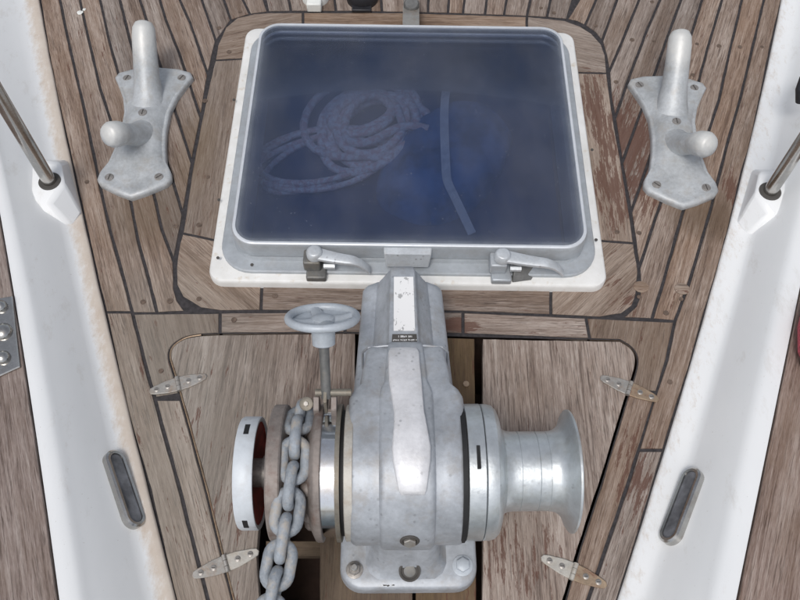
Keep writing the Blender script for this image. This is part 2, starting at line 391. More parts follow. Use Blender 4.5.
def chaikin(l, a, b_, n=2):
    for _ in range(n):
        o = l[:a+1]
        for i in range(a, b_):
            p, q = l[i], l[i+1]; o += [(p[0]*.75+q[0]*.25, p[1]*.75+q[1]*.25), (p[0]*.25+q[0]*.75, p[1]*.25+q[1]*.75)]
        b2 = len(o); l = o+l[b_:]; a, b_ = a, b2-1+1
    return l
LL = chaikin(LL, 4, 10); LR = chaikin(LR, 0, 5)
locker = pxl([(256, 690)]+LL+[(345, 333), (480, 337), (560, 339)]+LR+[(538, 690)])
sheet('caulk_seams', outer, [hatch_hole, inset(locker, -.0008)], -.0022, M['caulk'], deck)
# locker space below the lids
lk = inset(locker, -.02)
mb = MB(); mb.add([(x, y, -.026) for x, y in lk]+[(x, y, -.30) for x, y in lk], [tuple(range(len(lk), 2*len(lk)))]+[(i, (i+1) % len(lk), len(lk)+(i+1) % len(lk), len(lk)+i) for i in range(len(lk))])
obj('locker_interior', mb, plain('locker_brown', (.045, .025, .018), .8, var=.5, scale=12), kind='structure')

# ------------------------------------------------------------------ planks
def plank(name, pts, mt, parent, d=None, z=0.0, g=.0028, th=.012, world=False, jit=.0005):
    w_ = [Vector(p) for p in (pts if world else pxl(pts))]
    w_ = [p for i, p in enumerate(w_) if (p-w_[i-1]).length > .0012]
    w_ = [Vector(p) for p in inset([tuple(p) for p in w_], g)]
    if d is None: d = (w_[len(w_)//2]-w_[0])
    d = Vector(d[:2]).normalized(); nn = Vector((-d.y, d.x)); c = sum(w_, Vector((0, 0)))/len(w_)
    res = []
    for i in range(len(w_)):
        a, b_ = w_[i-1], w_[i]; k = max(1, int((b_-a).length/.02)) if jit else 1; k = min(k, 14)
        e = (b_-a).normalized() if (b_-a).length > 0 else d; m_ = Vector((-e.y, e.x))
        for q in range(1, k+1):
            p = a+(b_-a)*q/k + (m_*rnd.uniform(-jit, jit)*(1 if q < k else 0)); res.append(p)
    loc = [((p-c).dot(d), (p-c).dot(nn)) for p in res]
    i1 = inset(loc, .0009)
    mb = MB().loft([[(x, y, -th) for x, y in loc], [(x, y, -.0009) for x, y in loc], [(x, y, 0) for x, y in i1]])
    me_o = obj(name, mb, mt, ang=30); B = WP[parent.name] if parent else Vector((0, 0, 0))
    me_o.parent = parent; me_o.location = (c.x-B.x, c.y-B.y, z-B.z+rnd.uniform(-.0004, .0003)); me_o.rotation_euler.z = math.atan2(d.y, d.x)
    return me_o
L0 = [(31, -60), (40, 0), (47.5, 50), (57.5, 100), (69, 150), (84, 218), (97.5, 280), (105, 310), (126, 410), (150, 490), (162, 543), (175, 600), (203, 700)]
A_ = [(46, -60), (60, 0), (67.5, 37), (76, 75), (84, 108), (101, 190), (110, 230), (124, 280), (132.5, 313), (146, 367), (155, 400), (178, 483), (195, 550), (208, 600), (236, 700)]
B_ = [(67, -60), (80, 0), (90, 45), (100, 88), (110, 118), (130, 198), (137.5, 238), (149, 280), (157, 313)]
C_ = [(86, -60), (100, 0), (109, 40), (121, 83), (154, 195), (162, 230), (174, 262)]
D_ = [(105, -60), (120, 0), (127.5, 30), (132, 47), (183, 215)]
E_ = [(126, -60), (140, 0), (145, 15), (159, 61), (192, 163)]
F_ = [(145, -60), (160, 0), (166, 20), (180, 55), (201, 118)]
G_ = [(163, -60), (180, 0), (190, 22), (208, 75)]
H_ = [(186, -60), (202, 0), (216, 41)]
I_ = [(203, -60), (224, 0), (231, 20)]
J_ = [(226, -60), (243, 0), (250, 14)]
K_ = [(251, -60), (264, 0), (268, 11.5)]
def up(l): return list(reversed(l))
TL = [(183, 215), (192, 163), (201, 118), (208, 75), (216, 41), (231, 20), (250, 14), (268, 11.5)]
tk = M['teak']
def cut(l, y, keep='above'):
    out = []
    for i, p in enumerate(l):
        ok = p[1] <= y if keep == 'above' else p[1] >= y
        if i and (l[i-1][1] <= y) != (p[1] <= y) and p[1] != y and l[i-1][1] != y:
            a, b_ = l[i-1], p; k = (y-a[1])/(b_[1]-a[1]); out.append((a[0]+(b_[0]-a[0])*k, y))
        if ok: out.append(p)
    return out
def dr(l): a, b_ = P(*l[0]), P(*l[-1]); return (b_-a)
plank('plank', cut(L0, 312)+up(cut(A_, 312)), tk, deck, dr(cut(A_, 312)))
plank('plank', cut(L0, 312, 'below')+up(cut(A_, 312, 'below')), tk, deck, dr(cut(A_, 312, 'below')))
plank('plank', cut(A_, 313)+up(B_), tk, deck, dr(B_))
plank('plank', B_+[(186, 311.5), (178, 300), (174.5, 288), (174.5, 275)]+up(C_), tk, deck, dr(C_))
plank('plank', C_+up(D_), tk, deck, dr(D_))
plank('plank', D_+up(E_), tk, deck, dr(E_)); plank('plank', E_+up(F_), tk, deck, dr(F_))
plank('plank', F_+up(G_), tk, deck, dr(G_)); plank('plank', G_+up(H_), tk, deck, dr(H_))
plank('plank', H_+up(I_), tk, deck, dr(I_)); plank('plank', I_+up(J_), tk, deck, dr(J_)); plank('plank', J_+up(K_), tk, deck, dr(K_))
# straight boards aft of the hatch
TT = [(268, 11.5), (291, 11), (313, 11), (336, 11), (359, 11), (382, 11.5), (405, 12), (428, 12.5), (448, 13), (463, 13.5), (485, 14.5), (504, 15), (527, 16), (547, 17), (567, 19)]
TU = [(251, -60), (276, -60), (302, -60), (327, -60), (353, -60), (378, -60), (404, -60), (430, -60), (453, -60), (472, -60), (494, -60), (517, -60), (543, -60), (563, -60), (590, -60)]
for i in range(len(TT)-1): plank('plank', [TU[i], TT[i], TT[i+1], TU[i+1]], tk, deck, P(*TT[i])-P(*TU[i]))
# starboard side of the picture
R0 = [(796, -60), (782, 0), (770, 50), (760, 100), (750, 147), (742, 172), (730, 225), (715, 280), (702, 322), (692, 360), (676, 410), (657, 473), (637, 540), (618, 600), (588, 700)]
RA = [(780, -60), (764, 0), (752, 50), (740, 100), (727, 145), (710, 212), (690, 280), (675, 321), (667, 360), (654, 398), (627, 487), (603, 557), (588, 600), (560, 700)]
RB = [(758, -60), (742, 0), (730, 50), (719, 100), (682, 215), (664, 280), (652, 319)]
RC = [(740, -60), (722, 0), (707, 50), (696, 92), (661, 202), (639, 268)]
RD = [(721, -60), (702, 0), (689, 42), (640, 187), (631, 212)]
RE = [(701, -60), (681, 0), (670, 30), (656, 70), (622, 163)]
RF = [(680, -60), (660, 0), (647, 30), (630, 75), (615, 118)]
RG = [(657, -60), (639, 0), (624, 37), (609, 72)]
RH = [(637, -60), (617, 0), (602, 41)]
RI = [(615, -60), (596, 0), (585, 25)]
RJ = [(590, -60), (579, 0), (567, 19)]
plank('plank', RJ+[(577, 21)]+up(RI), tk, deck, dr(RI)); plank('plank', RI+[(595, 32)]+up(RH), tk, deck, dr(RH)); plank('plank', RH+[(606, 55)]+up(RG), tk, deck, dr(RG))
plank('plank', RG+[(611, 98)]+up(RF), tk, deck, dr(RF)); plank('plank', RF+up(RE), tk, deck, dr(RE)); plank('plank', RE+up(RD), tk, deck, dr(RD))
plank('plank', RD+up(RC), tk, deck, dr(RC))
plank('plank', RC+[(640, 283), (639, 297), (635, 306), (625, 315), (621, 318)]+up(RB), tk, deck, dr(RB))
plank('plank', RB+[(675, 321)]+up(cut(RA, 321)), tk, deck, dr(RB))
plank('plank', cut(RA, 450)+up(cut(R0, 450)), tk, deck, dr(cut(RA, 450))); plank('plank', cut(RA, 450, 'below')+up(cut(R0, 450, 'below')), tk, deck, dr(cut(RA, 450, 'below')))
# boards beside the locker lids
plank('plank', [(132.5, 313), (146, 367), (155, 398)]+[p for p in LL if p[1] < 395]+[(220, 312)], M['trim'], deck, P(181, 398)-P(160, 313))
plank('plank', [(155, 399), (178, 483), (195, 550), (208, 600), (236, 700), (259, 700), (233, 600), (220, 547), (207, 493), (190, 430), (181, 399)], M['teak'], deck, P(233, 600)-P(181, 400))
plank('plank', [(586, 317), (675, 321), (667, 360), (657, 392)]+up([p for p in LR if p[1] < 394])+[(590, 339)], M['trim'], deck, P(657, 392)-P(668, 330))
plank('plank', [(657, 393), (627, 487), (603, 557), (588, 600), (560, 700), (536, 700), (567, 593), (580, 547), (603, 477), (624, 407), (628, 393)], M['teak'], deck, P(567, 593)-P(620, 410))
for a, b_, c_, d_ in (((220, 312), (345, 310.5), (345, 332.5), (220, 333.5)), ((345, 310.5), (463, 311.5), (463, 334), (345, 332.5)), ((463, 311.5), (586, 317), (590, 339), (463, 334))):
    plank('plank', [a, b_, c_, d_], M['teak'], deck, (1, .005))
# margin boards round the hatch (outer edge to under the white base)
plank('margin_board', [(182, 233), (192, 167), (201, 120), (209, 82), (214.5, 60), (250, 58), (245, 100), (215, 240)], M['trim'], deck, P(209, 82)-P(182, 233))
plank('margin_board', [(214.5, 60), (217, 45), (225, 27), (237, 17), (255, 13), (270, 12), (303, 12), (303, 50), (250, 58)], M['trim'], deck, (1, .3))
plank('margin_board', [(303, 12), (400, 12), (527, 16), (527, 50), (303, 50)], M['trim'], deck, (1, 0))
plank('margin_board', [(527, 16), (548, 18), (565, 20), (581, 26), (592, 33), (602, 44), (606, 55), (607.5, 73), (570, 72), (560, 50), (527, 50)], M['trim'], deck, (1, -.3))
plank('margin_board', [(607.5, 73), (611, 98), (615, 125), (622, 163), (630, 212), (634.5, 243), (595, 240), (570, 72)], M['trim'], deck, P(634, 243)-P(607, 73))
plank('margin_board', [(634.5, 243), (639, 272), (637, 295), (633, 306), (622, 314), (600, 317.5), (551, 315), (551, 275), (595, 240)], M['trim'], deck, (1, 1))
plank('margin_board', [(551, 315), (463, 311.5), (345, 310.5), (261, 310.5), (262, 275), (551, 275)], M['teak'], deck, (1, .01))
plank('margin_board', [(182, 233), (179, 243), (176.5, 258), (175.5, 268), (176, 285), (182, 297), (200, 308), (220, 311), (261, 310.5), (262, 275), (215, 240)], M['trim'], deck, (1, -.9))
# bungs and screw heads
for (x, y) in [(219,28),(229,52),(208,177),(199,225),(176,226),(87,182),(143,302),(170,301),(199,299),(234,320),(161,371),(596,26),(632,40),(654,41),(697,44),(719,46),(740,47),(762,47),(616,82),(693,75),(652,2),(639,233),(617,232),(666,313),(670,382),(639,297),(681,299),(275,296),(554,13),(541,8),(205,101),(240,12)]:
    p = P(x, y, .0002); obj('bung', MB().cyl(p, (0, 0, 1), rnd.uniform(.0038, .0058), .0009, 10), M['plug'], deck)
for (x, y, rx, ry) in [(641, 287, .014, .012), (682, 289, .014, .012)]:
    p = P(x, y, .0002); obj('wood_patch', MB().loft([[(p.x+rx*math.cos(a)*k, p.y+ry*math.sin(a)*k, z) for a in (R(24*j) for j in range(15))] for k, z in ((1, 0), (1, .0015), (.8, .0024))]), M['trim'], deck)
for (x, y, r_) in [(228, 371, .0022), (80, 12, .007), (84, 9, .004)]:
    p = P(x, y, .001); obj('paint_fleck', MB().loft([[(p.x+r_*rnd.uniform(.7, 1.2)*math.cos(a)*k, p.y+r_*rnd.uniform(.7, 1.3)*math.sin(a)*k, z) for a in (R(36*j) for j in range(10))] for k, z in ((1, 0), (.8, .0007))]), M['plastic'], deck)

# ------------------------------------------------------------------ bulwarks
def bulwark(side, label):
    s = -1 if side == 'L' else 1
    D, Fo, Ri, Ca = (DL, FL, RL, CL) if s < 0 else (DR, FR, RR, CR)
    root = thing('bulwark', label, 'bulwark', (D(.6), .6, 0))
    rings = []; dirt = []
    ny = 90
    for i in range(ny+1):
        y = Y0+(Y1-Y0)*i/ny; d, f, r_, c_ = D(y), Fo(y), Ri(y), Ca(y)
        wob = noise.noise(Vector((y*14, s*3, 0)))*.0012
        prof = [(d+wob, -.012, 1), (d+wob, .0045, 1), (d+s*.003+wob, .0065, .9), (d+(f-d)*.35, .008, .75), (d+(f-d)*.7, .009, .6), (f-s*.004, .0105, .45), (f+s*.004, .0135, .18), (f+(r_-f)*.20, .024, .05),
                (f+(r_-f)*.55, .049, 0), (f+(r_-f)*.88, .074, 0), (r_+s*.001, .0815, 0), (r_+s*.006, .0875, 0), (r_+(c_-r_)*.4, .0915, 0), (r_+(c_-r_)*.78, .094, 0), (c_+s*.001, .0945, .1), (c_+s*.002, .085, 0),
                (c_+s*.15, .085, 0), (c_+s*.15, -.1, 0), (c_+s*.02-s*.05, -1.3, 0)]
        rings.append([(x, y, z) for x, z, q in prof]); dirt += [q for x, z, q in prof]
    o = obj('inner_face', MB().loft(rings, False, False), M['gel'], root, ang=60)
    a = o.data.attributes.new('dirt', 'FLOAT', 'POINT')
    sc_ = 1.3 if s < 0 else .5
    a.data.foreach_set('value', [q*sc_ for q in dirt])
    # teak cap in three lengths
    cuts = [Y0, 1.05, Y1]
    for k in range(2):
        for e in (0, 1):
            a0, a1 = cuts[k]+.0015, cuts[k+1]-.0015; pts = []
            o0, o1 = (.003, .112) if e == 0 else (.1145, .145)
            yy = [a0+(a1-a0)*j/8 for j in range(9)]
            pts = [(Ca(y)+s*o0, y) for y in yy]+[(Ca(y)+s*o1, y) for y in reversed(yy)]
            plank('cap_plank', pts, M['cap'], root, (Ca(a1)-Ca(a0), a1-a0), z=.0985, g=.0004, th=.0125, world=True)
    return root
BL = bulwark('L', 'white painted bulwark along the left edge of the deck, brown stains at its foot')
BR = bulwark('R', 'white painted bulwark along the right edge of the deck, clean at its foot')
def mirror(p): return Vector((.031-p.x, p.y, p.z))
def pedestal(root, mir):
    pts = [P(40, 160, .056), P(60, 161.5, .056), P(64, 183, .056), P(48, 203, .056), P(34, 185, .056), P(83, 215, .004), P(74, 228, .004), P(68, 160, .004), P(42, 228, .016), P(24, 160, .02)]
    pts += [Vector((-.695, .90, .05)), Vector((-.695, .98, .05))]
    if mir: pts = [mirror(p) for p in pts]
    o = obj('stanchion_base', MB().hull(pts), M['gel'], root, bev=.007)
    c = P(49.5, 181, .057);  c = mirror(c) if mir else c
    obj('socket_ring', MB().lathe([(-.002, .0205), (.0004, .0205), (.0010, .0185), (.0004, .017)], c, (0, 0, 1), 28), M['slot'], root)
    return c
for root, mir, lab in ((BL, False, 'stainless steel stanchion standing in the left bulwark'), (BR, True, 'stainless steel stanchion standing in the right bulwark')):
    c = pedestal(root, mir)
    st = thing('stanchion', lab, 'stanchion', c, 'stainless stanchions in the bulwarks')
    obj('tube', MB().tube([c, c+Vector((0, 0, .3)), c+Vector((0, 0, .62))], .0128, 24), M['steel'], st)
    obj('cap', MB().lathe([(0, .0145), (.012, .0145), (.02, .009), (.023, .002)], c+Vector((0, 0, .615)), (0, 0, 1), 20), M['steel'], st)
    # scupper frames on the inner faces
def face_pt(px, py, D, Rr):
    # meet the sight line with the sloping face (between foot z .012 and ridge z .118)
    lo, hi = .0, .2
    for _ in range(40):
        z = (lo+hi)/2; p = P(px, py, z); q = D(p.y)+(Rr(p.y)-D(p.y))*(z-.012)/.072
        if abs(p.x) > abs(q): lo = z
        else: hi = z
    return P(px, py, (lo+hi)/2)
def scupper(root, ends, wpx, Fo, Ri, s, lab):
    a = face_pt(*ends[0], Fo, Ri); b_ = face_pt(*ends[1], Fo, Ri)
    u = (b_-a); ln = u.length; u.normalize(); y = a.y
    v = Vector((Ri(y)-Fo(y), 0, .072)).normalized(); v = (v-u*v.dot(u)).normalized(); n = u.cross(v); n = n if n.x*s < 0 else -n
    def ring(half, off, h):
        out = []
        for k in range(28):
            t_ = 2*math.pi*k/28; cx = ln/2 if math.cos(t_) > 0 else -ln/2
            q = (a+b_)/2 + v*.0055 + u*(cx*.86+math.cos(t_)*half) + v*(math.sin(t_)*half) + n*h
            out.append(q)
        return out
    w_ = wpx
    fr_ = obj('scupper', MB().loft([ring(w_+.004, 0, -.010), ring(w_+.004, 0, .008), ring(w_+.001, 0, .0105), ring(w_-.003, 0, .010), ring(w_-.004, 0, -.003)], True, False), M['steel'], root)
    obj('scupper_shade_panel', MB().loft([ring(w_-.0035, 0, .0075), ring(.001, 0, .0070)], True, True), plain('scupper_shade', (.15, .155, .17), .35, var=.5, scale=25), fr_)  # opening is not cut; its shade is this panel's dark colour
scupper(BL, [(115, 458), (137, 522)], .0145, FL, RL, -1, '')
scupper(BR, [(692, 476), (668, 538)], .0145, FR, RR, 1, '')

# ------------------------------------------------------------------ mounting plate, red roll and black hook at the picture's edges
c = P(0, 335, .101)
tp = thing('chain_plate', 'stainless plate with three domed bolts on the left cap rail', 'metal plate', c)
q = [P(12, 296, .102), P(20, 367, .102), P(-4, 378, .102), P(-30, 384, .102), P(-40, 305, .102)]
obj('plate', MB().prism([(p.x, p.y) for p in q], (.0988), .1035, .0015), M['steel'], tp)
for (x, y, r_) in ((1, 307, .011), (3, 332, .015), (3, 358, .012)):
    p = P(x, y, .1035); bt = obj('bolt', MB().lathe([(0, r_), (.003, r_), (.007, r_*.8), (.010, r_*.4), (.0105, .001)], p, (0, 0, 1), 20), M['steel'], tp)
c = P(811, 340, .125)
obj('red_roll', MB().tube([c+Vector((.0, -.05, -.01)), c+Vector((.001, -.045, 0)), c+Vector((.003, -.02, .002)), c+Vector((.012, .02, .0)), c+Vector((.025, .06, 0)), c+Vector((.028, .065, -.01))], [.010, .022, .027, .026, .022, .01], 18, up=(0, 0, 1)), M['redcloth'], label='pink red fabric roll lying on the right cap rail', cat='fabric roll', loc=c)
c = P(797, 97, .095)
obj('hose_end', MB().tube([c+Vector((.006, -.01, -.002)), c+Vector((-.001, -.002, .022)), c+Vector((.004, .012, .034)), c+Vector((.02, .03, .036)), c+Vector((.05, .05, .03))], [.010, .0115, .012, .012, .012], 14), M['rubber'], label='black rubber hose end on top of the right bulwark', cat='hose', loc=c)

# ------------------------------------------------------------------ hatch
HX0, HX1, HY0, HY1 = -.3055, .336, .789, 1.357
hatch = thing('deck_hatch', 'large square deck hatch with smoked blue acrylic and white base', 'hatch', (.0145, 1.07, 0))
def ringmb(levels, n=8):   # (x0,x1,y0,y1,r,z)
    return MB().loft([[(x, y, z) for x, y in rrect(a, b_, c_, d_, r_, n)] for a, b_, c_, d_, r_, z in levels], True, False)
def lv(i, z, r_, base=(HX0, HX1, HY0, HY1)): return (base[0]+i, base[1]-i, base[2]+i, base[3]-i, r_, z)
WB = (-.3475, .3745, .744, 1.40)
obj('base', ringmb([lv(0, -.004, .028, WB), lv(0, .014, .028, WB), lv(.002, .018, .026, WB), lv(.005, .0195, .024, WB), lv(.05, .0195, .02, WB), lv(.05, -.03, .02, WB)]), M['hbase'], hatch)
LF = (-.3285, .357, .7615, 1.384)
obj('lower_frame', ringmb([lv(0, .016, .06, LF), lv(0, .0255, .06, LF), lv(.002, .0275, .058, LF), lv(.022, .0285, .05, LF), lv(.025, .0335, .045, LF), lv(.035, .034, .04, LF), lv(.035, -.05, .04, LF)]), M['alu'], hatch)
obj('lid_frame', ringmb([lv(.004, .033, .042), lv(0, .036, .045), lv(0, .064, .045), lv(.0012, .0675, .044), lv(.0025, .0705, .043), lv(.0035, .033, .03)]), M['alu'], hatch)
obj('lid_lip', ringmb([lv(.0015, .066, .044), lv(.0022, .0712, .043), lv(.004, .0725, .042), lv(.0075, .0722, .039), lv(.0082, .067, .038)]), M['alulight'], hatch)
# acrylic pane, its rim clouded
pane = [[(x, y, z) for x, y in rrect(HX0+i, HX1-i, HY0+i, HY1-i, max(.04-i, .006), 8)] for i, z in ((.0078, .062), (.0078, .0698), (.010, .0706), (.017, .0706), (.03, .0706), (.055, .0706), (.10, .0706), (.2, .0706))]
o = obj('pane', MB().loft(pane), M['glass'], hatch)
a = o.data.attributes.new('edge', 'FLOAT', 'POINT'); n_ = len(pane[0]); a.data.foreach_set('value', [q for q in (0, .8, .7, .25, .08, .02, 0, 0) for _ in range(n_)])
# centre catch on the front of the lid
p0, p1 = P(383, 262, .045), P(432, 266, .045)
obj('front_catch', MB().hull([Vector((p0.x, HY0+.001, .068)), Vector((p1.x, HY0+.001, .068)), Vector((p0.x+.002, HY0-.012, .066)), Vector((p1.x-.002, HY0-.012, .066)), Vector((p0.x+.006, HY0-.02, .036)), Vector((p1.x-.006, HY0-.02, .036)), Vector((p0.x+.004, HY0+.001, .034)), Vector((p1.x-.004, HY0+.001, .034))]), M['handle'], hatch, bev=.002)
for (x, y, r_) in ((218, 258, .003), (252, 265, .003), (203+16, 200, .003), (234, 100, .003), (592, 150, .003), (596, 240, .003)):
    p = P(x, y, .028); obj('rivet', MB().cyl(p, (0, 0, 1), r_, .0015, 10), M['slot'], hatch)
# two dog handles
def dog(pivot, tip, x2, flip):
    h_ = obj('dog_handle', MB(), M['handle'], hatch)
    pv = P(*pivot, .058); tp_ = P(*tip, .046); y = HY0-.014
    # flat bar in front of the lid: arching from the pivot boss to the drooping tip
    k = 14; rings = []
    for i in range(k+1):
        f = i/k; x = pv.x+(tp_.x-pv.x)*f; z = .070-.004*f-.030*max(0, (f-.66)/.34)**2; wd = .0085*(1-.45*f)+.001; yy = y-.006*math.sin(f*2.4)-.010*f
        th = .0042; wd *= 1.35
        rings.append([(x, yy-wd, z-th), (x, yy+wd, z-th), (x, yy+wd, z+th*.6), (x, yy+wd*.6, z+th), (x, yy-wd*.6, z+th), (x, yy-wd, z+th*.5)])
    mb = MB().loft(rings)
    mb.lathe([(0, .0145), (.012, .0145), (.0165, .011), (.018, .001)], (pv.x+.003, y-.001, .062), (0, 0, 1), 20)
    me = bpy.data.meshes.new('dog_handle'); B = WP[hatch.name]; me.from_pydata([v-B for v in mb.v], [], mb.f)
    for p in me.polygons: p.use_smooth = True
    me.set_sharp_from_angle(angle=R(40)); me.materials.append(M['handle']); h_.data = me
    bv = h_.modifiers.new('bevel', 'BEVEL'); bv.width = .001; bv.segments = 2; bv.angle_limit = R(40)
    bx = pv.x-.012
    obj('bracket', MB().box(bx-.002, bx+.034, y-.030, y+.008, .0195, .034).box(bx-.006, bx+.024, y-.016, y+.014, .034, .060), M['darkalu' if not flip else 'alu'], hatch, bev=.003)
    obj('catch_bolt', MB().cyl((bx+.030, y-.012, .046), (1, 0, 0), .0055, .020, 6), M['handle'], hatch)
    return bx, y
dog((314, 250), (370, 272), 0, False)
bx, y = dog((500, 255), (565, 276), 0, True)
obj('keeper_bracket', MB().hull([(bx+.036, y+.008, .0195), (bx+.036, y-.026, .0195), (bx+.072, y-.02, .0195), (bx+.09, y+.012, .0195), (bx+.038, y+.006, .046), (bx+.04, y-.008, .044), (bx+.078, y+.01, .03)]), M['darkalu'], hatch, bev=.002)
# hinge strap at the after edge
p = P(411, 8, .045)
hg = obj('hinge_strap', MB().hull([(p.x-.018, 1.355, .069), (p.x+.018, 1.355, .069), (p.x-.018, 1.43, .05), (p.x+.018, 1.43, .05), (p.x-.016, 1.51, .02), (p.x+.016, 1.51, .02), (p.x-.016, 1.355, .04), (p.x+.016, 1.355, .04), (p.x-.016, 1.50, 0), (p.x+.016, 1.50, 0)]), M['hinge'], hatch, bev=.003)
p = P(411.5, 3, .058); obj('hinge_button', MB().lathe([(-.01, .017), (.004, .017), (.008, .014), (.0085, .001)], (p.x, p.y, .052), (0, -.25, 1), 24), M['darkalu'], hg)
# space below the pane
mb = MB(); q = [(-.31, .78), (.336, .78), (.336, 1.365), (-.31, 1.365)]
mb.add([(x, y, -.003) for x, y in q]+[(x, y, -.115) for x, y in q], [(4, 5, 6, 7)]+[(i, (i+1) % 4, 4+(i+1) % 4, 4+i) for i in range(4)])
obj('hatch_well', mb, M['well'], kind='structure')
ct = thing('berth_cushion', 'dark navy cushion under the hatch pane beneath the rope and bag', 'cushion', (.0145, 1.07, -.114))
def cz(x, y, hgt): return hgt+.01*noise.noise(Vector((x*6, y*6, 0)))
g = 24; vs = []; fs = []
for i in range(g+1):
    for j in range(g+1):
        x = -.305+.635*i/g; y = .785+.575*j/g; e = min(i, g-i, j, g-j)/3; vs.append((x, y, -.112+(.012 if e >= 1 else .012*e)+.008*noise.noise(Vector((x*7, y*7, 2)))))
for i in range(g):
    for j in range(g): a_ = i*(g+1)+j; fs.append((a_, a_+1, a_+g+2, a_+g+1))
obj('cushion_top', MB().add(vs, fs), M['mattress'], ct)
# blue sail bag: lumpy dome
def blob(name, cpx, rx, ry, hgt, z0, mt, label, cat, seed, rot=0):
    c = P(*cpx, z0+.02); rings = []
    for i in range(15):
        f = i/14; ph = f*math.pi/2
        rings.append([])
        for j in range(48):
            a_ = 2*math.pi*j/48; r_ = math.cos(ph)**.7; X = rx*r_*math.cos(a_); Y = ry*r_*math.sin(a_)
            X, Y = X*math.cos(rot)-Y*math.sin(rot), X*math.sin(rot)+Y*math.cos(rot)
            n_ = noise.noise(Vector((X*13+seed, Y*13, 0))); n2_ = noise.noise(Vector((X*34, Y*9+seed, 4)))
            k = 1+.14*noise.noise(Vector((math.cos(a_)*1.3+seed, math.sin(a_)*1.3, 0)))
            rings[-1].append((c.x+X*k, c.y+Y*k, z0+hgt*math.sin(ph)*(1+.3*n_+.45*abs(n2_))))
    return obj(name, MB().loft(rings), mt, label=label, cat=cat, loc=(c.x, c.y, z0), ang=80)
blob('sail_bag', (446, 158), .125, .185, .055, -.104, M['bag'], 'bright blue sailcloth bag under the hatch pane, beside the coiled rope', 'bag', 3, -.6)
# strap over the bag
def ribbon(pts, w_, th=.002):
    rings = []
    for i, p in enumerate(pts):
        a_ = pts[max(i-1, 0)]; b_ = pts[min(i+1, len(pts)-1)]; d = (b_-a_); d.z = 0; d.normalize(); n_ = Vector((-d.y, d.x, 0))*w_/2
        rings.append([p-n_, p+n_, p+n_+Vector((0, 0, th)), p-n_+Vector((0, 0, th))])
    return MB().loft(rings)
sp_ = [P(x, y, z) for x, y, z in ((482, 68, -.085), (462, 71, -.07), (449, 79, -.055), (445, 95, -.035), (444, 120, -.022), (445, 150, -.018), (446, 172, -.022), (447, 182, -.028), (455, 198, -.042), (463, 215, -.060), (472, 234, -.078))]
for _ in range(2): sp_ = [sp_[0]]+[q for i in range(len(sp_)-1) for q in (sp_[i].lerp(sp_[i+1], .25), sp_[i].lerp(sp_[i+1], .75))]+[sp_[-1]]
obj('webbing_strap', ribbon(sp_, .018), M['strap'], label='pale grey webbing strap across the blue bag under the hatch', cat='strap', loc=sp_[5])
# coiled rope
cc = P(372, 122, -.07); pts = []; turns = 10
for k in range(turns*26+1):
    a_ = 2*math.pi*k/26; tn = k/26
    ex = .105+.014*math.sin(tn*2.3)+.022*(tn/turns)*math.sin(tn*1.7+1); ey = .112+.020*math.sin(tn*1.9+2)
    if 4 < tn <= 7: ex *= .74; ey *= .70
    if tn > 7: ex *= .5; ey *= .5
    ox = .020*math.sin(tn*1.31)-.006; oy = .018*math.cos(tn*1.57)
    pts.append(cc+Vector((ox+ex*math.cos(a_)+.035*math.sin(a_), oy+ey*math.sin(a_)-.02*math.cos(a_), -.022+.0045*tn+.006*math.sin(a_*2+tn))))
pts += [pts[-1]+Vector((.02*i, .012*i-.003*i*i, .002)) for i in range(1, 5)]
def sm(p): return [p[0]]+[(p[i-1]+p[i]*2+p[i+1])/4 for i in range(1, len(p)-1)]+[p[-1]]
obj('rope_coil', MB().tube(sm(sm(pts)), .0092, 8), M['rope'], label='coil of pale rope lying under the hatch pane, left of the strap', cat='rope', loc=cc, ang=80)
pts = []
for k in range(4*24+1):
    a_ = 2*math.pi*k/24; tn = k/24
    pts.append(P(322, 160, -.095)+Vector(((.10+.012*tn)*math.cos(a_)+.03*math.sin(a_+tn), (.075+.01*math.sin(tn*3))*math.sin(a_)+.04*math.cos(a_), .004*tn)))
obj('rope_coil', MB().tube(sm(pts), .0065, 8), M['rope'], label='looser loops of pale rope low at the left under the pane', cat='rope', loc=P(322, 160, -.095), ang=80)
pts = [P(x, y, -.06) for x, y in ((445, 66), (462, 60), (485, 68), (486, 84), (465, 88), (440, 82), (410, 70), (395, 76))]
pts2 = []
for i in range(len(pts)-1):
    for q in range(6): pts2.append(pts[i].lerp(pts[i+1], q/6))
pts2 += [pts[-1]]
for _ in range(6): pts2 = sm(pts2)
obj('rope_end', MB().tube(pts2, .0065, 8), M['rope'], label='loop of pale rope behind the strap, near the back of the pane', cat='rope', loc=pts[0])

